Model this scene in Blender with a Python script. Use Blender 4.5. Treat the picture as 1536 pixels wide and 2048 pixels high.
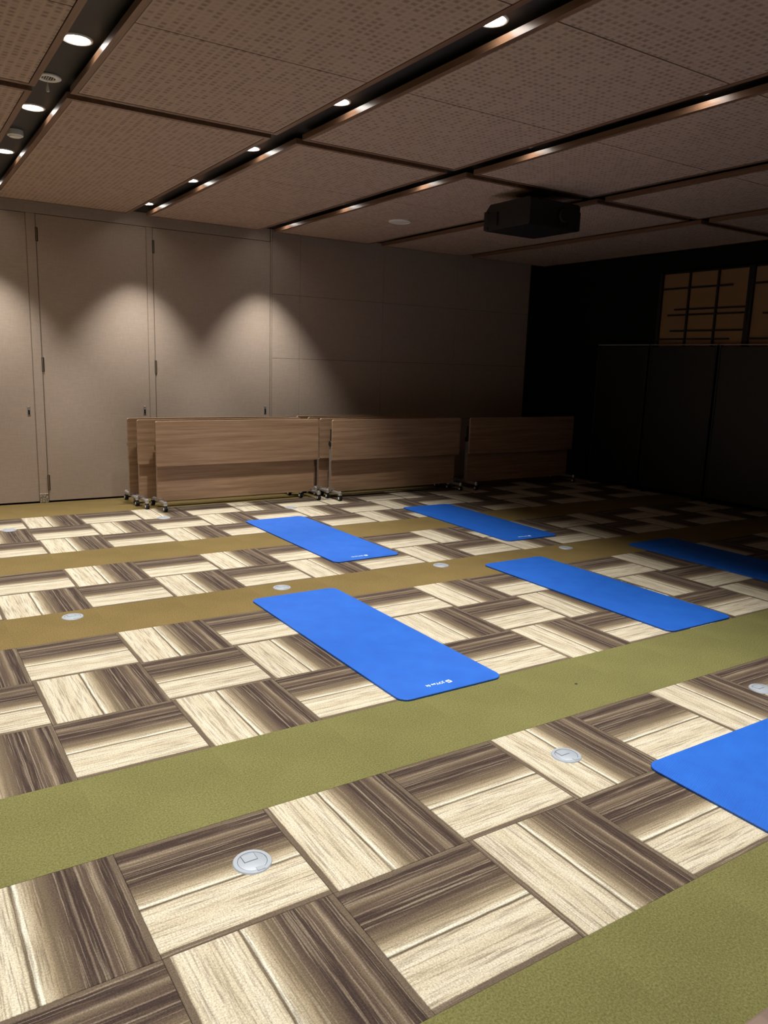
import bpy, bmesh, math, random
from mathutils import Matrix, Vector

random.seed(7)
for o in list(bpy.data.objects):
    bpy.data.objects.remove(o, do_unlink=True)
SC = bpy.context.scene
COL = SC.collection

# ---------------------------------------------------------------- camera
cam_d = bpy.data.cameras.new('camera')
cam = bpy.data.objects.new('camera', cam_d)
COL.objects.link(cam)
SC.camera = cam
cam_d.sensor_fit = 'HORIZONTAL'
cam_d.sensor_width = 36.0
cam_d.lens = 36.0 * 1553.86 / 1536.0
cam_d.clip_start = 0.02
R_ = Vector((0.84139122, -0.53952151, 0.03126258))
U_ = Vector((0.07548676, 0.17460957, 0.98173991))
F_ = Vector((0.53512855, 0.82366743, -0.1876417))
cam.matrix_world = Matrix(((R_.x, U_.x, -F_.x, -1.00022863),
                           (R_.y, U_.y, -F_.y, -1.24503296),
                           (R_.z, U_.z, -F_.z, 1.51560915),
                           (0, 0, 0, 1)))

# ---------------------------------------------------------------- world / exposure
W = bpy.data.worlds.new('world')
SC.world = W
W.use_nodes = True
W.node_tree.nodes['Background'].inputs[0].default_value = (0.5, 0.45, 0.4, 1)
W.node_tree.nodes['Background'].inputs[1].default_value = 0.004
SC.view_settings.view_transform = 'Standard'
SC.view_settings.look = 'None'
SC.view_settings.gamma = 1.0
SC.view_settings.use_curve_mapping = False
SC.view_settings.exposure = 0.0
LAMP_W = 218.0          # spot power of one downlight
LAMP_ANGLE = 75.0       # full cone
LAMP_BLEND = 0.7
LAMP_COL = (1.0, 0.975, 0.935)
DISC_L = 22.0           # radiance of a downlight's diffuser

# ---------------------------------------------------------------- layout numbers (metres)
WALL_Y = 7.243
FRONT_Y = -0.44
LEFT_X, RIGHT_X = -3.0, 7.42
CEIL_Z = 2.907          # underside of ceiling panels
SLAB_Z = 2.972          # underside of the black slots
BAY = 1.4115
BAY_W = 1.232


# ================================================================ helpers
def s2l(c):
    c = c / 255.0
    return c / 12.92 if c <= 0.04045 else ((c + 0.055) / 1.055) ** 2.4


def rgb(r, g, b):
    return (s2l(r), s2l(g), s2l(b), 1.0)


def mat(name, col=(0.5, 0.5, 0.5, 1), rough=0.6, metal=0.0, spec=0.5):
    m = bpy.data.materials.new(name)
    m.use_nodes = True
    b = m.node_tree.nodes['Principled BSDF']
    b.inputs['Base Color'].default_value = col
    b.inputs['Roughness'].default_value = rough
    b.inputs['Metallic'].default_value = metal
    b.inputs['Specular IOR Level'].default_value = spec
    return m


class NT:
    """small node-tree writer"""
    def __init__(self, m):
        self.t = m.node_tree
        self.bsdf = self.t.nodes['Principled BSDF']

    def n(self, kind, **kw):
        nd = self.t.nodes.new(kind)
        for k, v in kw.items():
            setattr(nd, k, v)
        return nd

    def link(self, a, b):
        self.t.links.new(a, b)

    def math(self, op, a, b=None, c=None, clamp=False):
        nd = self.n('ShaderNodeMath', operation=op, use_clamp=clamp)
        for i, v in enumerate((a, b, c)):
            if v is None:
                continue
            if hasattr(v, 'links'):
                self.link(v, nd.inputs[i])
            else:
                nd.inputs[i].default_value = v
        return nd.outputs[0]

    def comb(self, x, y, z):
        nd = self.n('ShaderNodeCombineXYZ')
        for i, v in enumerate((x, y, z)):
            if hasattr(v, 'links'):
                self.link(v, nd.inputs[i])
            else:
                nd.inputs[i].default_value = v
        return nd.outputs[0]

    def noise(self, vec, scale=5.0, detail=2.0, rough=0.5):
        nd = self.n('ShaderNodeTexNoise')
        self.link(vec, nd.inputs['Vector'])
        nd.inputs['Scale'].default_value = scale
        nd.inputs['Detail'].default_value = detail
        nd.inputs['Roughness'].default_value = rough
        return nd.outputs['Fac']

    def ramp(self, fac, stops, interp='LINEAR'):
        nd = self.n('ShaderNodeValToRGB')
        cr = nd.color_ramp
        cr.interpolation = interp
        cr.elements[0].position, cr.elements[0].color = stops[0]
        cr.elements[1].position, cr.elements[1].color = stops[-1]
        for p, c in stops[1:-1]:
            e = cr.elements.new(p)
            e.color = c
        self.link(fac, nd.inputs[0])
        return nd.outputs[0]

    def mix(self, fac, a, b, mode='MIX'):
        nd = self.n('ShaderNodeMix', data_type='RGBA', blend_type=mode)
        for i, v in ((0, fac), (6, a), (7, b)):
            if hasattr(v, 'links'):
                self.link(v, nd.inputs[i])
            else:
                nd.inputs[i].default_value = v
        return nd.outputs[2]

    def bump(self, h, strength=0.3, dist=0.002):
        nd = self.n('ShaderNodeBump')
        nd.inputs['Strength'].default_value = strength
        nd.inputs['Distance'].default_value = dist
        self.link(h, nd.inputs['Height'])
        self.link(nd.outputs[0], self.bsdf.inputs['Normal'])

    def obj_xyz(self):
        tc = self.n('ShaderNodeTexCoord')
        sp = self.n('ShaderNodeSeparateXYZ')
        self.link(tc.outputs['Object'], sp.inputs[0])
        return tc.outputs['Object'], sp.outputs[0], sp.outputs[1], sp.outputs[2]

    def rand(self):
        return self.n('ShaderNodeObjectInfo').outputs['Random']

    def color(self, c):
        self.link(c, self.bsdf.inputs['Base Color'])


def add_box(bm, x0, x1, y0, y1, z0, z1):
    v = [bm.verts.new(p) for p in ((x0, y0, z0), (x1, y0, z0), (x1, y1, z0), (x0, y1, z0),
                                   (x0, y0, z1), (x1, y0, z1), (x1, y1, z1), (x0, y1, z1))]
    for f in ((0, 3, 2, 1), (4, 5, 6, 7), (0, 1, 5, 4), (1, 2, 6, 5), (2, 3, 7, 6), (3, 0, 4, 7)):
        bm.faces.new([v[i] for i in f])
    return v


def box_bm(x0, x1, y0, y1, z0, z1, bevel=0.0, seg=1):
    bm = bmesh.new()
    add_box(bm, x0, x1, y0, y1, z0, z1)
    if bevel > 0:
        bmesh.ops.bevel(bm, geom=bm.edges[:], offset=bevel, segments=seg, affect='EDGES', profile=0.5)
    return bm


def add_lathe(bm, prof, seg=32, cx=0, cy=0, cap=True):
    """profile of (r, z) turned about a vertical axis"""
    rings = []
    for r, z in prof:
        if r < 1e-6:
            rings.append([bm.verts.new((cx, cy, z))])
        else:
            rings.append([bm.verts.new((cx + r * math.cos(2 * math.pi * i / seg),
                                        cy + r * math.sin(2 * math.pi * i / seg), z)) for i in range(seg)])
    for a, b in zip(rings, rings[1:]):
        for i in range(seg):
            j = (i + 1) % seg
            if len(a) == 1 and len(b) == 1:
                continue
            if len(a) == 1:
                bm.faces.new((a[0], b[i], b[j]))
            elif len(b) == 1:
                bm.faces.new((a[i], a[j], b[0]))
            else:
                bm.faces.new((a[i], a[j], b[j], b[i]))
    if cap:
        for r in (rings[0], rings[-1]):
            if len(r) > 2:
                bm.faces.new(r)


def round_rect(w, h, r, seg=8):
    pts = []
    for cx, cy, a0 in ((w / 2 - r, h / 2 - r, 0), (-w / 2 + r, h / 2 - r, 90),
                       (-w / 2 + r, -h / 2 + r, 180), (w / 2 - r, -h / 2 + r, 270)):
        for k in range(seg + 1):
            a = math.radians(a0 + 90 * k / seg)
            pts.append((cx + r * math.cos(a), cy + r * math.sin(a)))
    return pts


def plate_bm(pts, z0, z1, soft=0.0):
    """flat plate with an outline, softened top and bottom rims"""
    bm = bmesh.new()
    cx = sum(p[0] for p in pts) / len(pts)
    cy = sum(p[1] for p in pts) / len(pts)

    def inset(p, d):
        v = Vector((p[0] - cx, p[1] - cy))
        L = v.length
        v = v * ((L - d) / L)
        return (cx + v.x, cy + v.y)
    lv = [(z0, soft), (z0 + soft, 0), (z1 - soft, 0), (z1, soft)] if soft else [(z0, 0), (z1, 0)]
    rings = [[bm.verts.new((*inset(p, d), z)) for p in pts] for z, d in lv]
    n = len(pts)
    for a, b in zip(rings, rings[1:]):
        for i in range(n):
            bm.faces.new((a[i], a[(i + 1) % n], b[(i + 1) % n], b[i]))
    bm.faces.new(rings[0][::-1])
    bm.faces.new(rings[-1])
    return bm


def xform(bm, m):
    bmesh.ops.transform(bm, matrix=m, verts=bm.verts)
    return bm


def obj(name, bm, m, parent=None, loc=(0, 0, 0), smooth=False):
    me = bpy.data.meshes.new(name)
    bmesh.ops.recalc_face_normals(bm, faces=bm.faces)
    bm.to_mesh(me)
    bm.free()
    me.materials.append(m)
    if smooth:
        for p in me.polygons:
            p.use_smooth = True
        try:
            me.set_sharp_from_angle(angle=math.radians(35))
        except Exception:
            pass
    o = bpy.data.objects.new(name, me)
    COL.objects.link(o)
    o.parent = parent
    o.location = loc
    return o


def thing(name, label, cat, loc=(0, 0, 0), rot=0.0, group=None):
    o = bpy.data.objects.new(name, None)
    COL.objects.link(o)
    o.empty_display_size = 0.1
    o.location = loc
    o.rotation_euler = (0, 0, rot)
    o['label'] = label
    o['category'] = cat
    if group:
        o['group'] = group
    return o


def struct(name, bm, m, label, cat=None):
    o = obj(name, bm, m)
    o['kind'] = 'structure'
    o['label'] = label
    o['category'] = cat or name.split('_')[0]
    return o


def copy_tree(root, label, loc, rot=0.0):
    """copy of a thing, its parts and their sub-parts (shared mesh data)"""
    def cp(o, par):
        c = o.copy()
        COL.objects.link(c)
        c.parent = par
        for ch in list(o.children):
            cp(ch, c)
        return c
    r = cp(root, None)
    r.location = loc
    r.rotation_euler = (0, 0, rot)
    r['label'] = label
    return r


# ================================================================ materials
def make_carpet():
    m = mat('striped_carpet', rough=0.95, spec=0.15)
    t = NT(m)
    vec, x, y, z = t.obj_xyz()
    rnd = t.rand()
    wob = t.noise(t.comb(t.math('MULTIPLY', x, 30), t.math('MULTIPLY', y, 14), t.math('MULTIPLY', rnd, 40)), 1.0, 2.0)
    u0 = t.math('MULTIPLY_ADD', x, 2.0, 0.5)
    u = t.math('ADD', u0, t.math('MULTIPLY', t.math('SUBTRACT', wob, 0.5), 0.010))
    edge = rgb(106, 92, 76)
    cream, cream2 = rgb(216, 205, 180), rgb(200, 187, 158)
    white = rgb(228, 220, 198)
    line = rgb(104, 92, 72)
    tan, tan2 = rgb(150, 134, 107), rgb(116, 101, 80)
    br, dk, hair = rgb(88, 73, 61), rgb(64, 51, 45), rgb(136, 120, 102)
    st = [(0.0, edge), (0.036, edge), (0.043, cream2), (0.09, cream), (0.24, cream2), (0.33, cream), (0.402, cream2),
          (0.410, line), (0.420, line), (0.428, white), (0.440, white), (0.450, cream2), (0.515, tan),
          (0.548, tan2), (0.556, line), (0.566, tan2), (0.63, br), (0.668, dk), (0.690, dk), (0.697, hair), (0.706, dk),
          (0.765, dk), (0.772, hair), (0.781, br), (0.820, br), (0.848, tan2), (0.862, hair), (0.880, br), (0.90, dk),
          (0.958, dk), (0.966, edge), (1.0, edge)]
    base = t.ramp(u, st)
    # fine streaks along the yarn
    sv = t.comb(t.math('MULTIPLY', u, 78), t.math('MULTIPLY', y, 5.5), t.math('MULTIPLY', rnd, 60))
    s1 = t.noise(sv, 1.0, 3.0, 0.6)
    streak = t.ramp(s1, [(0.47, (0, 0, 0, 1)), (0.66, (1, 1, 1, 1))])
    c1 = t.mix(t.math('MULTIPLY', streak, 0.6), base, rgb(104, 88, 70))
    sv2 = t.comb(t.math('MULTIPLY', u, 95), t.math('MULTIPLY', y, 2.6), t.math('MULTIPLY_ADD', rnd, 60, 9))
    s2 = t.noise(sv2, 1.0, 2.0, 0.5)
    light = t.ramp(s2, [(0.57, (0, 0, 0, 1)), (0.68, (1, 1, 1, 1))])
    c2 = t.mix(t.math('MULTIPLY', light, 0.34), c1, rgb(186, 170, 144))
    # looped pile grain
    tc = t.n('ShaderNodeTexCoord')
    g = t.noise(tc.outputs['Object'], 190.0, 4.0, 0.8)
    gg = t.ramp(g, [(0.32, (0.44, 0.445, 0.46, 1)), (0.68, (1.06, 1.07, 1.10, 1))])
    t.color(t.mix(1.0, c2, gg, 'MULTIPLY'))
    t.bump(g, 0.5, 0.003)
    return m


def make_plain_carpet(name, c):
    m = mat(name, rough=0.97, spec=0.1)
    t = NT(m)
    vec, x, y, z = t.obj_xyz()
    g = t.noise(vec, 150.0, 4.0, 0.8)
    big = t.noise(vec, 2.2, 3.0, 0.6)
    gg = t.ramp(g, [(0.32, (0.55, 0.55, 0.50, 1)), (0.68, (1.42, 1.42, 1.40, 1))])
    bb = t.ramp(big, [(0.3, (0.90, 0.90, 0.88, 1)), (0.7, (1.08, 1.08, 1.08, 1))])
    t.color(t.mix(1.0, t.mix(1.0, c, gg, 'MULTIPLY'), bb, 'MULTIPLY'))
    t.bump(g, 0.6, 0.004)
    return m


def make_ceiling_board():
    m = mat('perforated_board', rough=0.85, spec=0.2)
    t = NT(m)
    tc = t.n('ShaderNodeTexCoord')
    geo = t.n('ShaderNodeNewGeometry')
    sp = t.n('ShaderNodeSeparateXYZ')
    t.link(geo.outputs['Position'], sp.inputs[0])
    P = 0.0395
    gx = t.math('DIVIDE', sp.outputs[0], P)
    gy = t.math('DIVIDE', sp.outputs[1], P)
    cx, cy = t.math('FLOOR', gx), t.math('FLOOR', gy)
    fx = t.math('ABSOLUTE', t.math('SUBTRACT', t.math('FRACT', gx), 0.5))
    fy = t.math('ABSOLUTE', t.math('SUBTRACT', t.math('FRACT', gy), 0.5))
    d = t.math('MAXIMUM', fx, fy)
    dot = t.ramp(d, [(0.16, (1, 1, 1, 1)), (0.42, (0, 0, 0, 1))])
    wn = t.n('ShaderNodeTexWhiteNoise', noise_dimensions='2D')
    t.link(t.comb(cx, cy, 0.0), wn.inputs['Vector'])
    amt = t.ramp(wn.outputs['Value'], [(0.12, (0.25, 0.25, 0.25, 1)), (0.75, (1, 1, 1, 1))])
    k = t.math('MULTIPLY', dot, amt)
    fine = t.noise(geo.outputs['Position'], 120.0, 3.0, 0.7)
    base = t.mix(t.math('MULTIPLY', fine, 0.7), rgb(198, 172, 153), rgb(170, 147, 130))
    t.color(t.mix(t.math('MULTIPLY', k, 0.5), base, rgb(92, 72, 62)))
    t.bump(t.math('SUBTRACT', fine, k), 0.5, 0.004)
    return m


def make_wood(name, a, b, rough=0.35, axis=0, scale=1.0):
    m = mat(name, rough=rough, spec=0.4)
    t = NT(m)
    vec, x, y, z = t.obj_xyz()
    ax = [x, y, z]
    k = [26.0 * scale] * 3
    k[axis] = 1.1 * scale
    v = t.comb(*[t.math('MULTIPLY', ax[i], k[i]) for i in range(3)])
    n1 = t.noise(v, 1.0, 5.0, 0.65)
    k2 = [110.0 * scale] * 3
    k2[axis] = 3.0 * scale
    v2 = t.comb(*[t.math('MULTIPLY', ax[i], k2[i]) for i in range(3)])
    n2 = t.noise(v2, 1.0, 2.0, 0.5)
    f = t.math('ADD', t.math('MULTIPLY', n1, 0.7), t.math('MULTIPLY', n2, 0.3))
    t.color(t.ramp(f, [(0.34, a), (0.52, tuple(0.5 * (p + q) for p, q in zip(a, b))), (0.68, b)]))
    t.bump(n2, 0.08, 0.001)
    return m


def make_wall(name, a, b):
    m = mat(name, rough=0.7, spec=0.25)
    t = NT(m)
    geo = t.n('ShaderNodeNewGeometry')
    sp = t.n('ShaderNodeSeparateXYZ')
    t.link(geo.outputs['Position'], sp.inputs[0])
    h = t.noise(t.comb(t.math('MULTIPLY', sp.outputs[0], 14), t.math('MULTIPLY', sp.outputs[1], 14),
                       t.math('MULTIPLY', sp.outputs[2], 330)), 1.0, 2.0)
    v = t.noise(t.comb(t.math('MULTIPLY', sp.outputs[0], 330), t.math('MULTIPLY', sp.outputs[1], 330),
                       t.math('MULTIPLY', sp.outputs[2], 12)), 1.0, 2.0)
    f = t.math('MULTIPLY', t.math('ADD', h, v), 0.5)
    t.color(t.ramp(f, [(0.36, a), (0.64, b)]))
    t.bump(f, 0.12, 0.001)
    return m


def make_mat_foam():
    m = mat('blue_foam', rough=0.5, spec=0.5)
    t = NT(m)
    vec, x, y, z = t.obj_xyz()
    w1 = t.math('SINE', t.math('MULTIPLY', t.math('ADD', x, t.math('MULTIPLY', y, 0.35)), 760.0))
    n = t.noise(vec, 7.0, 3.0, 0.55)
    col = t.ramp(n, [(0.3, rgb(12, 80, 172)), (0.7, rgb(18, 91, 184))])
    t.color(col)
    t.bump(t.math('ADD', w1, t.math('MULTIPLY', n, 0.8)), 0.25, 0.002)
    return m


def make_pattern_plate():
    m = mat('scrolled_metal_plate', rough=0.4, metal=0.3)
    t = NT(m)
    vec, x, y, z = t.obj_xyz()
    vo = t.n('ShaderNodeTexVoronoi', feature='DISTANCE_TO_EDGE')
    vo.inputs['Scale'].default_value = 42.0
    t.link(vec, vo.inputs['Vector'])
    t.color(t.ramp(vo.outputs['Distance'], [(0.05, rgb(112, 100, 86)), (0.14, rgb(196, 186, 166))]))
    return m


M = {
    'carpet': make_carpet(),
    'olive': make_plain_carpet('olive_carpet', rgb(106, 103, 64)),
    'ochre': make_plain_carpet('ochre_carpet', rgb(110, 93, 58)),
    'board': make_ceiling_board(),
    'panel_wood': make_wood('ceiling_frame_wood', rgb(112, 82, 62), rgb(146, 112, 88), 0.34, 1),
    'walnut': make_wood('walnut_laminate', rgb(142, 111, 85), rgb(190, 157, 125), 0.32, 0),
    'walnut_edge': mat('walnut_edge_band', rgb(62, 46, 38), 0.5),
    'wall': make_wall('woven_taupe_laminate', rgb(173, 155, 139), rgb(186, 168, 151)),
    'wall_dark': mat('dark_brown_laminate', rgb(38, 31, 28), 0.6),
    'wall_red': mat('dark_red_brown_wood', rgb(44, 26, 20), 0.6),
    'black': mat('black_paint', rgb(24, 23, 23), 0.45),
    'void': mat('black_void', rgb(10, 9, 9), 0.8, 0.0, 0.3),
    'blackplastic': mat('black_plastic', rgb(14, 14, 14), 0.45),
    'blackgrille': mat('black_grille', rgb(15, 16, 16), 0.6),
    'rubber': mat('black_rubber', rgb(28, 27, 27), 0.6),
    'chrome': mat('polished_metal', rgb(205, 203, 200), 0.2, 0.6),
    'alu': mat('brushed_aluminium', rgb(158, 152, 146), 0.38, 0.3),
    'edge': mat('pale_metal_edge', rgb(176, 160, 140), 0.4, 0.3),
    'brass': mat('dull_hinge_metal', rgb(165, 148, 126), 0.35, 0.6),
    'white': mat('white_plastic', rgb(236, 232, 224), 0.5),
    'grey': mat('pale_grey_plastic', rgb(226, 223, 217), 0.5),
    'steel': mat('cast_floor_metal', rgb(160, 167, 175), 0.42, 0.25),
    'steel2': mat('cast_floor_metal_groove', rgb(70, 74, 80), 0.5, 0.2),
    'foam': make_mat_foam(),
    'print': mat('white_print', rgb(226, 240, 255), 0.6),
    'paper': mat('tan_screen_paper', rgb(160, 122, 84), 0.85),
    'lattice': mat('dark_lattice_wood', rgb(26, 19, 15), 0.6),
    'rail': mat('mauve_brown_sill', rgb(124, 104, 92), 0.45),
    'plate': make_pattern_plate(),
    'debris': mat('dark_lint', rgb(50, 44, 30), 0.95),
}
m = mat('lit_diffuser', (1, 1, 1, 1), 0.5)
m.node_tree.nodes['Principled BSDF'].inputs['Emission Color'].default_value = (1.0, 0.955, 0.88, 1)
m.node_tree.nodes['Principled BSDF'].inputs['Emission Strength'].default_value = DISC_L
M['glow'] = m

# ================================================================ floor
T = 0.5
floor = struct('floor', box_bm(LEFT_X, RIGHT_X + 0.1, -0.52, WALL_Y + 0.06, -0.08, -0.0055), M['void'],
               'carpeted floor of striped and plain carpet tiles')


def tile_mesh(name, half, ch, m):
    bm = bmesh.new()
    add = [((-half, -half), 0)]
    lo = [bm.verts.new((sx * half, sy * half, -0.005)) for sx, sy in ((-1, -1), (1, -1), (1, 1), (-1, 1))]
    mid = [bm.verts.new((sx * half, sy * half, -ch)) for sx, sy in ((-1, -1), (1, -1), (1, 1), (-1, 1))]
    h2 = half - ch
    top = [bm.verts.new((sx * h2, sy * h2, 0)) for sx, sy in ((-1, -1), (1, -1), (1, 1), (-1, 1))]
    for a, b in ((lo, mid), (mid, top)):
        for i in range(4):
            bm.faces.new((a[i], a[(i + 1) % 4], b[(i + 1) % 4], b[i]))
    bm.faces.new(top)
    bm.faces.new(lo[::-1])
    me = bpy.data.meshes.new(name)
    bm.to_mesh(me)
    bm.free()
    me.materials.append(m)
    return me


stripe_me = tile_mesh('carpet_tile', T / 2 - 0.0006, 0.0012, M['carpet'])
olive_me = tile_mesh('plain_carpet_tile', T / 2, 0.0001, M['olive'])
ochre_me = tile_mesh('plain_carpet_tile', T / 2, 0.0001, M['ochre'])
PARITY = {0: 1, 1: 1, 3: 1, 4: 1, 5: 1, 7: 0, 8: 0, 10: 0, 11: 0, 12: 0}
for j in range(-1, 15):
    for i in range(-5, 15):
        if j in PARITY:
            o = bpy.data.objects.new('carpet_tile', stripe_me)
            vertical = ((i + j) % 2) == PARITY[j]
            o.rotation_euler = (0, 0, 0 if vertical else math.pi / 2)
        else:
            o = bpy.data.objects.new('plain_carpet_tile', olive_me if j in (-1, 2) else ochre_me)
        COL.objects.link(o)
        o.parent = floor
        yc = (j + 0.5) * T
        if j == 14:
            o.scale = (1, 0.486, 1)
            yc = 14 * T + 0.1215
        o.location = ((i + 0.5) * T, yc, 0)

# ================================================================ ceiling
ceil = struct('ceiling', box_bm(LEFT_X, RIGHT_X + 0.1, FRONT_Y - 1.4, WALL_Y + 0.06, SLAB_Z, SLAB_Z + 0.08), M['black'],
              'dark ceiling with recessed slots between framed acoustic panels')
ROWS = ((FRONT_Y - 1.4, 3.57, (-0.835, 0.25, 1.335, 2.42)), (3.655, 7.06, (4.79, 5.925)))
for k in range(-2, 5):
    xa = k * BAY
    xb = xa + BAY_W + (0.05 if k == 4 else 0)
    for y0, y1, seams in ROWS:
        FW = 0.032
        bm = bmesh.new()
        zt = CEIL_Z + 0.034
        add_box(bm, xa, xa + FW, y0, y1, CEIL_Z, zt)
        add_box(bm, xb - FW, xb, y0, y1, CEIL_Z, zt)
        add_box(bm, xa + FW, xb - FW, y0, y0 + FW, CEIL_Z, zt)
        add_box(bm, xa + FW, xb - FW, y1 - FW, y1, CEIL_Z, zt)
        fr = obj('ceiling_panel', bm, M['panel_wood'], ceil)
        ys = [y0 + FW] + list(seams) + [y1 - FW]
        for a, b in zip(ys, ys[1:]):
            g = 0.004
            obj('perforated_board', box_bm(xa + FW + 0.004, xb - FW - 0.004, a + g, b - g, CEIL_Z + 0.0015, zt, 0.001),
                M['board'], fr)

# ================================================================ back wall
wall_back = struct('wall_back', box_bm(LEFT_X - 0.1, RIGHT_X + 0.1, WALL_Y + 0.012, WALL_Y + 0.11, -0.08, 3.0), M['void'],
                   'woven taupe back wall of flush panels')


def wall_piece(name, x0, x1, z0, z1, m=None, y=WALL_Y, par=None):
    return obj(name, box_bm(x0, x1, y, WALL_Y + 0.011, z0, z1, 0.0012), m or M['wall'], par or wall_back)


TOPZ = 2.9695
# header strip above the doors and the posts between them
wall_piece('header_panel', LEFT_X, 2.858, 2.834, TOPZ)
wall_piece('wall_post', 0.306, 0.390, 0.002, 2.831)
wall_piece('wall_post', 1.458, 1.520, 0.002, 2.831)
wall_piece('wall_post', -1.05, -0.97, 0.002, 2.831)
wall_piece('wall_panel', LEFT_X, -1.056, 0.002, 2.831)
for x0, x1 in ((2.866, 2.880),):
    wall_piece('edge_trim', x0, x1, 0.002, TOPZ, M['wall'], WALL_Y - 0.003)
for xx in (2.8625, 2.883):
    obj('edge_trim', box_bm(xx - 0.0018, xx + 0.0018, WALL_Y - 0.002, WALL_Y + 0.01, 0.002, 2.83), M['edge'], wall_back)
xs = [2.886, 3.243, 4.40, 5.55, 6.85]
zs = [0.002, 0.80, 1.536, 2.262, TOPZ]
for a, b in zip(xs, xs[1:]):
    for c, d in zip(zs, zs[1:]):
        wall_piece('wall_panel', a + 0.0012, b - 0.0012, c + 0.0015, d - 0.0015)
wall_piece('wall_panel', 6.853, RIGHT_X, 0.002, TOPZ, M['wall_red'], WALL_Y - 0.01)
pl = obj('patterned_plate', box_bm(-0.042, 0.042, -0.004, 0.004, -0.046, 0.046, 0.001), M['plate'], wall_back,
         (0.348, WALL_Y - 0.003, 0.049))
pl['label'] = 'pale scroll patterned plate at the foot of the wall post'


def door(n, x0, x1, label, hinge_left=True):
    d = struct('door_%d' % n, box_bm(x0, x1, WALL_Y - 0.001, WALL_Y + 0.011, 0.018, 2.829, 0.0015), M['wall'], label, 'door')
    for xx in (x0 - 0.0022, x1 + 0.0022):
        obj('edge_strip', box_bm(xx - 0.0016, xx + 0.0016, WALL_Y - 0.004, WALL_Y + 0.01, 0.018, 2.829), M['edge'], d)
    px = x1 - 0.055
    p = obj('flush_pull', box_bm(px - 0.014, px + 0.014, WALL_Y - 0.0045, WALL_Y, 0.895, 0.985, 0.002), M['alu'], d)
    obj('pull_recess', box_bm(px - 0.008, px + 0.008, WALL_Y - 0.0062, WALL_Y - 0.0035, 0.903, 0.965, 0.001), M['void'], p)
    obj('latch', box_bm(px - 0.006, px + 0.006, WALL_Y - 0.008, WALL_Y - 0.0045, 0.948, 0.962, 0.001), M['chrome'], p)
    for z0, z1 in ((2.575, 2.705), (1.33, 1.47), (0.13, 0.285)):
        h = obj('hinge', box_bm(x0 - 0.010, x0 + 0.012, WALL_Y - 0.006, WALL_Y + 0.004, z0, z1, 0.002), M['void'], d)
        bm = bmesh.new()
        add_lathe(bm, [(0.0045, z0 + 0.004), (0.0045, z1 - 0.004)], 10, x0 - 0.001, WALL_Y - 0.008)
        obj('hinge_pin', bm, M['brass'], h, smooth=True)
    return d


door(1, -0.965, 0.300, 'flush taupe door leaf at the left end of the back wall')
door(2, 0.397, 1.452, 'flush taupe door leaf between the two wall posts')
door(3, 1.527, 2.858, 'wide flush taupe door leaf behind the folded tables')

# left wall, outside the frame
wall_left = struct('wall_left', box_bm(LEFT_X - 0.1, LEFT_X, -0.52, WALL_Y, -0.08, 3.0), M['wall'], 'taupe side wall on the left')

# ================================================================ right wall with lattice windows
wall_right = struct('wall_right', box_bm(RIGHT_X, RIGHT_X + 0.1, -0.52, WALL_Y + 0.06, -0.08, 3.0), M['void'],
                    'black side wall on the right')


def shoji(n, y_hi, y_lo, label, bars):
    """lattice window in the plane x = 7.30; y_hi is its far edge"""
    X = 7.335
    z0, z1 = 1.80, 2.705
    d = struct('window_%d' % n, box_bm(X, RIGHT_X, y_lo - 0.02, y_hi + 0.02, z0, z1 + 0.02), M['lattice'], label, 'window')
    w = y_hi - y_lo
    ye = [y_hi - w * f for f in (0, 1 / 3.0, 2 / 3.0, 1)]
    for a, b in zip(ye, ye[1:]):
        obj('paper_pane', box_bm(X - 0.006, X, b + 0.004, a - 0.004, z0 + 0.01, z1), M['paper'], d)
    for yy in ye[1:3]:
        obj('upright_bar', box_bm(X - 0.030, X - 0.006, yy - 0.012, yy + 0.012, z0, z1, 0.002), M['lattice'], d)
    for yy in (ye[0] + 0.02, ye[3] - 0.02):
        obj('frame_stile', box_bm(X - 0.036, X, yy - 0.02, yy + 0.02, z0, z1 + 0.02, 0.002), M['lattice'], d)
    for fz, a, b in bars:
        z = z1 - 0.845 * fz
        obj('cross_bar', box_bm(X - 0.024, X - 0.006, y_hi - w * b, y_hi - w * a, z - 0.010, z + 0.010, 0.002),
            M['lattice'], d)
    return d


BARS = ((0.21, 0.0, 0.83), (0.507, 0.17, 1.0), (0.584, 0.09, 1.0), (0.81, 0.14, 1.0), (0.927, 0.0, 0.85))
shoji(1, 5.34, 4.185, 'lattice window with tan panes above the black screens', BARS)
shoji(2, 4.115, 2.96, 'lattice window cut off by the right edge of the photo',
      ((0.21, 0.0, 0.9), (0.60, 0.12, 1.0), (0.81, 0.3, 1.0), (0.927, 0.0, 0.85)))


def screen(y0, y1, label):
    t = thing('partition_screen', label, 'partition', (7.24, (y0 + y1) / 2, 0), 0, 'black partition screens along the right wall')
    h = (y1 - y0) / 2
    obj('screen_panel', box_bm(-0.02, 0.02, -h + 0.02, h - 0.02, 0.06, 1.83, 0.004), M['blackplastic'], t)
    for s in (-1, 1):
        obj('side_post', box_bm(-0.025, 0.025, min(s * h, s * (h - 0.02)), max(s * h, s * (h - 0.02)), 0.03, 1.845, 0.004), M['black'], t)
        f = obj('foot', box_bm(-0.06, 0.06, s * (h - 0.10) - 0.02, s * (h - 0.10) + 0.02, 0.0, 0.03, 0.006), M['black'], t)
    obj('top_rail', box_bm(-0.024, 0.024, -h, h, 1.845, 1.858, 0.003), M['alu'], t)
    return t


screen(5.395, 6.225, 'black partition screen farthest along the right wall, pale top rail showing')
screen(4.425, 5.365, 'black partition screen under the left lattice window')
screen(3.445, 4.395, 'black partition screen at the right edge of the photo')

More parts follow.
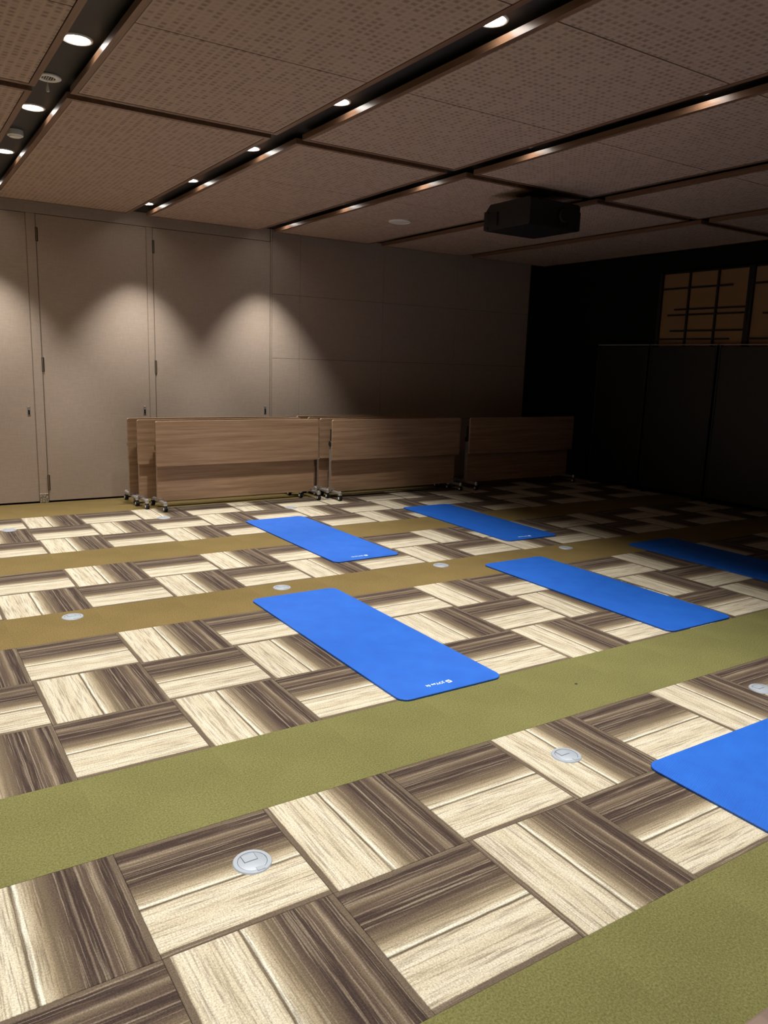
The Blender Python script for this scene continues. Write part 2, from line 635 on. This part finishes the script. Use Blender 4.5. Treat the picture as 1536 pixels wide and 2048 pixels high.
# ================================================================ front sill (the opening the picture was taken through)
sill = struct('trim_1', box_bm(LEFT_X, RIGHT_X, -0.52, FRONT_Y, 0.0005, 0.08, 0.006, 2), M['rail'],
              'mauve brown sill of the front opening', 'trim')
mull = struct('trim_2', box_bm(0.628, 0.72, -0.51, -0.45, 0.08, 0.24, 0.003), M['wall_dark'],  # mullion, shortened to a stub so no shadow crosses the floor
              'dark mullion stub on the front sill, cut short to keep its shadow off the floor', 'trim')
obj('edge_bead', box_bm(0.622, 0.629, -0.47, -0.448, 0.08, 0.24), M['edge'], mull)


# ================================================================ downlights
def make_downlight(label, loc, lit=True, dim=1.0):
    t = thing('downlight', label, 'light', loc, 0, 'downlights in the ceiling slots')
    bm = bmesh.new()
    add_lathe(bm, [(0.058, 0.0), (0.058, -0.004), (0.064, -0.007), (0.071, -0.005), (0.073, 0.0)], 32)
    obj('trim_ring', bm, M['grey'], t, smooth=True)
    bm = bmesh.new()
    add_lathe(bm, [(0.0, -0.0032), (0.05, -0.0032), (0.0578, -0.0026), (0.0578, -0.0004), (0.0, -0.0004)], 32, cap=False)
    obj('diffuser', bm, M['glow'] if lit else M['grey'], t, smooth=True)
    if lit:
        ld = bpy.data.lights.new('downlight_beam', 'SPOT')
        ld.energy = LAMP_W * dim
        ld.spot_size = math.radians(LAMP_ANGLE)
        ld.spot_blend = LAMP_BLEND
        ld.color = LAMP_COL
        ld.shadow_soft_size = 0.05
        lo = bpy.data.objects.new('beam', ld)
        COL.objects.link(lo)
        lo.parent = t
        lo.location = (0, 0, -0.012)
    return t


ROW_Y = (6.735, 5.465, 4.20, 2.94, 1.605, 0.34, -0.925)  # last row is an added fill past the sill, for the near floor
ORD = ('nearest the back wall', 'second from the back wall', 'third from the back wall', 'fourth from the back wall',
       'fifth from the back wall', 'sixth from the back wall',
       'added past the front sill to brighten the near floor')
for k, slot in ((-1, 'far left slot beyond the frame'), (0, 'left ceiling slot'), (1, 'middle ceiling slot'),
                (2, 'right lit ceiling slot')):
    xc = k * BAY - 0.09
    for yy, o_ in zip(ROW_Y, ORD):
        make_downlight('lit round downlight in the %s, %s' % (slot, o_), (xc, yy, SLAB_Z - 0.0003),
                       True, 0.5 if yy < 0 else 1.0)

# ================================================================ other ceiling fittings
t = thing('emergency_light', 'white ring fitting with a dark grille and hanging pull tag in the left ceiling slot', 'light',
          (-0.107, 3.574, SLAB_Z - 0.0003))
bm = bmesh.new()
add_lathe(bm, [(0.036, -0.0005), (0.036, -0.009), (0.058, -0.011), (0.065, -0.007), (0.066, -0.0005)], 36)
obj('ring', bm, M['white'], t, smooth=True)
bm = bmesh.new()
add_lathe(bm, [(0.0, -0.004), (0.0355, -0.004), (0.0355, -0.0004), (0, -0.0004)], 24, cap=False)
g = obj('grille', bm, M['blackgrille'], t)
for k in range(-2, 3):
    obj('grille_bar', box_bm(k * 0.012 - 0.0015, k * 0.012 + 0.0015, -0.025, 0.025, -0.009, -0.004), M['white'], g)
bm = bmesh.new()
add_lathe(bm, [(0.0012, -0.005), (0.0012, -0.046)], 6, -0.012, -0.03)
c = obj('cord', bm, M['white'], t)
bm = bmesh.new()
add_lathe(bm, [(0.003, -0.042), (0.009, -0.078), (0.007, -0.084), (0.0, -0.085)], 12, -0.012, -0.03)
obj('pull_tag', bm, M['white'], t, smooth=True)

t = thing('smoke_detector', 'round white smoke detector in the left ceiling slot', 'detector', (-0.103, 4.822, SLAB_Z - 0.0003))
bm = bmesh.new()
add_lathe(bm, [(0.052, -0.0003), (0.052, -0.032), (0.049, -0.036), (0.0, -0.036)], 32)
obj('base', bm, M['white'], t, smooth=True)
bm = bmesh.new()
add_lathe(bm, [(0.040, -0.0355), (0.036, -0.043), (0.018, -0.047), (0.0, -0.048)], 32, cap=False)
obj('sensor_dome', bm, M['white'], t, smooth=True)

t = thing('ceiling_speaker', 'round white ceiling speaker on the panel left of the projector', 'speaker', (3.48, 5.53, CEIL_Z + 0.001))
bm = bmesh.new()
add_lathe(bm, [(0.094, 0.0), (0.094, -0.010), (0.104, -0.013), (0.112, -0.008), (0.113, 0.0)], 40)
obj('rim', bm, M['white'], t, smooth=True)
bm = bmesh.new()
add_lathe(bm, [(0.0935, -0.001), (0.0935, -0.009), (0.06, -0.013), (0.0, -0.014)], 40, cap=False)
obj('grille', bm, M['grey'], t, smooth=True)

for n, xx in enumerate((0.318, 1.835, 3.365, 4.871, 6.378)):
    t = thing('sprinkler_cap', ('leftmost', 'second from left', 'middle', 'fourth from left', 'rightmost')[n] +
              ' small round white sprinkler cap in the gap along the back wall', 'sprinkler', (xx, 7.125, SLAB_Z - 0.0003), 0,
              'sprinkler caps along the back wall')
    bm = bmesh.new()
    add_lathe(bm, [(0.012, -0.0003), (0.012, -0.026)], 16)
    obj('stem', bm, M['grey'], t, smooth=True)
    bm = bmesh.new()
    add_lathe(bm, [(0.0, -0.025), (0.028, -0.025), (0.032, -0.029), (0.029, -0.034), (0.0, -0.035)], 24, cap=False)
    obj('cap', bm, M['white'], t, smooth=True)

# projector
t = thing('projector', 'large black projector hung under the ceiling on the right', 'projector', (3.62, 3.78, 2.62))
bm = bmesh.new()
H, HZ = 0.27, 0.205
prof = [(-H, 0.012), (-H + 0.012, 0.0), (H - 0.012, 0.0), (H, 0.012), (H, 0.15), (H - 0.06, HZ), (-H + 0.02, HZ), (-H, HZ - 0.02)]
a = [bm.verts.new((-0.27, y, z)) for y, z in prof]
b = [bm.verts.new((0.27, y, z)) for y, z in prof]
for i in range(len(prof)):
    bm.faces.new((a[i], a[(i + 1) % len(prof)], b[(i + 1) % len(prof)], b[i]))
bm.faces.new(a[::-1])
bm.faces.new(b)
body = obj('body', bm, M['blackplastic'], t)
v = obj('vent_grille', box_bm(-0.276, -0.269, 0.11, 0.25, 0.03, 0.14, 0.001), M['blackgrille'], t)
for k in range(8):
    obj('vent_slat', box_bm(-0.279, -0.2755, 0.115, 0.245, 0.037 + k * 0.0125, 0.043 + k * 0.0125), M['blackplastic'], v)
obj('side_cover', box_bm(0.262, 0.285, -0.274, 0.2, 0.0, 0.15, 0.012, 3), M['blackplastic'], t)
obj('corner_cover', box_bm(-0.278, -0.262, 0.225, 0.278, 0.006, 0.155, 0.006, 2), M['blackplastic'], t)
bm = bmesh.new()
add_lathe(bm, [(0.05, 0.0), (0.055, 0.02), (0.045, 0.028), (0.0, 0.03)], 24)
xform(bm, Matrix.Translation((0.08, -0.269, 0.10)) @ Matrix.Rotation(math.radians(90), 4, 'X'))
obj('lens', bm, M['blackgrille'], t, smooth=True)
bm = bmesh.new()
add_lathe(bm, [(0.035, HZ - 0.002), (0.035, CEIL_Z - 2.62 + 0.0005)], 20)
mt = obj('mount_pole', bm, M['black'], t, smooth=True)
obj('mount_plate', box_bm(-0.16, 0.16, -0.13, 0.13, HZ - 0.001, HZ + 0.014, 0.003), M['black'], mt)
obj('mount_flange', box_bm(-0.10, 0.10, -0.10, 0.10, CEIL_Z - 2.62 - 0.012, CEIL_Z - 2.62 + 0.0005, 0.002), M['black'], mt)
for sx, sy in ((-1, -1), (1, -1), (1, 1), (-1, 1)):
    bm = bmesh.new()
    add_lathe(bm, [(0.006, HZ + 0.012), (0.006, HZ + 0.03)], 8, sx * 0.14, sy * 0.11)
    obj('mount_bolt', bm, M['chrome'], mt)


# ================================================================ folding tables
def make_table(label, loc, rot):
    """flip-top training table folded upright; front is local -y"""
    t = thing('folding_table', label, 'table', loc, rot, 'folded tables nested along the back wall')
    L = 0.91
    rr = plate_bm(round_rect(2 * L, 0.45, 0.018, 4), -0.012, 0.012, 0.0025)
    xform(rr, Matrix.Rotation(math.radians(90), 4, 'X'))
    obj('tabletop', rr, M['walnut'], t, (0, -0.085, 0.665))
    eb = plate_bm(round_rect(2 * L - 0.012, 0.438, 0.016, 4), -0.005, 0.005)
    xform(eb, Matrix.Rotation(math.radians(90), 4, 'X'))
    obj('underside', eb, M['walnut_edge'], t, (0, -0.0685, 0.665))
    rr = plate_bm(round_rect(2 * L - 0.045, 0.36, 0.012, 3), -0.008, 0.008, 0.002)
    xform(rr, Matrix.Rotation(math.radians(90), 4, 'X'))
    obj('modesty_panel', rr, M['walnut'], t, (0, -0.030, 0.258))
    for s in (-1, 1):
        x = s * 0.862
        lg = obj('leg', box_bm(x - 0.018, x + 0.018, -0.025, 0.025, 0.10, 0.60, 0.006, 2), M['alu'], t)
        bm = bmesh.new()
        add_lathe(bm, [(0.0, -0.024), (0.030, -0.024), (0.032, -0.018), (0.032, 0.018), (0.030, 0.024), (0.0, 0.024)], 20, cap=False)
        xform(bm, Matrix.Translation((x, 0, 0.615)) @ Matrix.Rotation(math.radians(90), 4, 'Y'))
        obj('pivot', bm, M['rubber'], lg, smooth=True)
        obj('pivot_bracket', box_bm(x - 0.016, x + 0.016, -0.064, 0.012, 0.625, 0.78, 0.004), M['rubber'], lg)
        ft = bmesh.new()
        add_box(ft, x - 0.018, x + 0.018, -0.20, 0.20, 0.066, 0.094)
        add_box(ft, x - 0.020, x + 0.020, -0.05, 0.05, 0.094, 0.112)
        bmesh.ops.bevel(ft, geom=ft.edges[:], offset=0.006, segments=2, affect='EDGES')
        ft = obj('foot', ft, M['alu'], t)
        for e in (-1, 1):
            y = e * 0.205
            bm = bmesh.new()
            add_lathe(bm, [(0.0205, 0.062), (0.0205, 0.080), (0.018, 0.096), (0.012, 0.104), (0.0, 0.105)], 18, x, y)
            obj('end_cap', bm, M['chrome'], ft, smooth=True)
            bm = bmesh.new()
            add_lathe(bm, [(0.0, -0.018), (0.024, -0.018), (0.0285, -0.015), (0.0285, -0.006), (0.020, -0.003), (0.020, 0.003),
                           (0.0285, 0.006), (0.0285, 0.015), (0.024, 0.018), (0.0, 0.018)], 20, cap=False)
            xform(bm, Matrix.Translation((x, y, 0.0285)) @ Matrix.Rotation(math.radians(90), 4, 'Y'))
            obj('caster', bm, M['rubber'], ft, smooth=True)
            for q in (-1, 1):
                bm = bmesh.new()
                add_lathe(bm, [(0.0, 0.0), (0.015, 0.0), (0.013, 0.0018), (0.0, 0.0018)], 16, cap=False)
                xform(bm, Matrix.Translation((x + q * 0.0178, y, 0.0285)) @ Matrix.Rotation(q * math.radians(90), 4, 'Y'))
                obj('wheel_hub', bm, M['white'], ft)
    return t


TABLES = [
    ('front walnut folding table of the left nested stack, fully in the light', 2.164, 6.495, 0.010),
    ('second walnut folding table of the left nested stack, peeking out on the left', 2.045, 6.705, 0.008),
    ('rearmost walnut folding table of the left nested stack, beside the wall', 2.005, 6.915, 0.004),
    ('front walnut folding table of the middle stack, its right half in shadow', 4.080, 6.385, 0.020),
    ('second walnut folding table of the middle stack, showing a narrow strip', 4.037, 6.585, 0.012),
    ('third walnut folding table of the middle stack, only its top edge showing', 3.994, 6.785, 0.008),
    ('rearmost walnut folding table of the middle stack, against the wall', 3.951, 6.985, 0.004),
    ('folding table standing in the dark right of the middle stack', 6.03, 6.385, 0.010),
]
tab0 = make_table(TABLES[0][0], (TABLES[0][1], TABLES[0][2], 0), TABLES[0][3])
for lb, x, y, r in TABLES[1:]:
    copy_tree(tab0, lb, (x, y, 0), r)


# ================================================================ exercise mats
def text_bm(s, size):
    cu = bpy.data.curves.new('tmp', 'FONT')
    cu.body = s
    cu.size = size
    cu.extrude = 0.0003
    cu.align_x = 'LEFT'
    cu.resolution_u = 3
    to = bpy.data.objects.new('tmp', cu)
    COL.objects.link(to)
    dg = bpy.context.evaluated_depsgraph_get()
    me = bpy.data.meshes.new_from_object(to.evaluated_get(dg))
    bm = bmesh.new()
    bm.from_mesh(me)
    bpy.data.objects.remove(to)
    bpy.data.curves.remove(cu)
    bpy.data.meshes.remove(me)
    return bm


MW, ML, MH = 0.61, 1.735, 0.010


def make_mat(label, loc, rot, printed):
    bm = plate_bm(round_rect(MW, ML, 0.055, 8), 0.0003, MH, 0.002)
    t = obj('exercise_mat', bm, M['foam'], None, (loc[0], loc[1], 0))
    t.rotation_euler = (0, 0, rot)
    t['label'] = label
    t['category'] = 'mat'
    t['group'] = 'blue exercise mats on the floor'
    if printed:
        # logo mark and lettering read from the far side
        bm = bmesh.new()
        s = 0.0125
        for px, py in ((-0.55, 0.30), (0.55, -0.30), (0.30, 0.55), (-0.30, -0.55)):
            add_box(bm, px * s - s * 0.62, px * s + s * 0.62, py * s - s * 0.62, py * s + s * 0.62, -0.0003, 0.0003)
        obj('logo_mark', bm, M['print'], t, (0.022, -ML / 2 + 0.080, MH + 0.0004))
        bm = text_bm('JOYae fit', 0.029)
        xform(bm, Matrix.Rotation(math.pi, 4, 'Z'))
        obj('logo_lettering', bm, M['print'], t, (-0.004, -ML / 2 + 0.092, MH + 0.0004))
    return t


make_mat('long blue exercise mat nearest the middle of the floor, white logo at its near end', (1.200, 2.338, 0), 0.0, True)
make_mat('blue exercise mat in front of the left tables, with a white logo', (2.135, 4.660, 0), 0.012, True)
make_mat('blue exercise mat in front of the middle tables, dimmer, with a white logo', (3.900, 4.640, 0), -0.02, True)
make_mat('plain blue exercise mat right of the middle of the floor', (3.145, 2.372, 0), 0.0, False)
make_mat('blue exercise mat lying in the dark at the right edge', (4.79, 2.365, 0), 0.0, False)
make_mat('blue exercise mat turned sideways at the lower right edge', (1.408 + ML / 2, 0.533 - MW / 2, 0), math.pi / 2, False)


# ================================================================ floor boxes
def make_floor_box(label, x, y):
    t = thing('floor_box', label, 'floor outlet', (x, y, 0), 0, 'round metal floor outlets')
    bm = bmesh.new()
    add_lathe(bm, [(0.046, 0.0002), (0.046, 0.0042), (0.058, 0.0036), (0.0605, 0.0002)], 40)
    obj('rim', bm, M['steel'], t, smooth=True)
    bm = bmesh.new()
    add_lathe(bm, [(0.0462, 0.0001), (0.0462, 0.0016), (0.0, 0.0016)], 40)
    obj('gap', bm, M['steel2'], t)
    bm = bmesh.new()
    add_lathe(bm, [(0.0445, 0.001), (0.0445, 0.0038), (0.043, 0.0045), (0.0, 0.0045)], 40)
    lid = obj('lid', bm, M['steel'], t, smooth=True)
    obj('flap', box_bm(-0.024, 0.018, 0.002, 0.036, 0.0042, 0.0062, 0.0008), M['steel'], lid)
    obj('flap_seam', box_bm(-0.0255, 0.0195, 0.0005, 0.0375, 0.0042, 0.0048), M['steel2'], lid)
    obj('latch', box_bm(-0.004, 0.022, -0.052, -0.034, 0.0038, 0.0058, 0.0008), M['steel'], lid)
    return t


FB = [(0, 0, 'nearest round metal floor outlet, on a brown and cream tile at lower left'),
      (1, 0, 'round metal floor outlet left of the sideways mat'),
      (2, 0, 'round metal floor outlet at the right edge of the photo'),
      (0, 1, 'round metal floor outlet on the ochre strip at far left'),
      (1, 1, 'round metal floor outlet on the ochre strip by the head of the logo mat'),
      (2, 1, 'round metal floor outlet on the ochre strip between two mats'),
      (3, 1, 'dim round metal floor outlet on the ochre strip toward the right'),
      (0, 2, 'far round metal floor outlet at the left edge before the wall'),
      (1, 2, 'far round metal floor outlet in front of the left table caster'),
      (2, 2, 'far round metal floor outlet behind the mat before the left tables')]
for i, j, lb in FB:
    make_floor_box(lb, -0.145 + 1.346 * i, (0.75, 3.385, 6.005)[j])

# small scrap of lint on the olive strip
bm = bmesh.new()
bmesh.ops.create_icosphere(bm, subdivisions=2, radius=0.008)
for v in bm.verts:
    v.co *= 1 + 0.35 * random.uniform(-1, 1)
    v.co.z = max(0.0, v.co.z * 0.45)
o = obj('lint_scrap', bm, M['debris'], None, (1.771, 1.241, 0.0005))
o['label'] = 'tiny dark scrap of lint on the olive carpet strip'
o['category'] = 'lint'
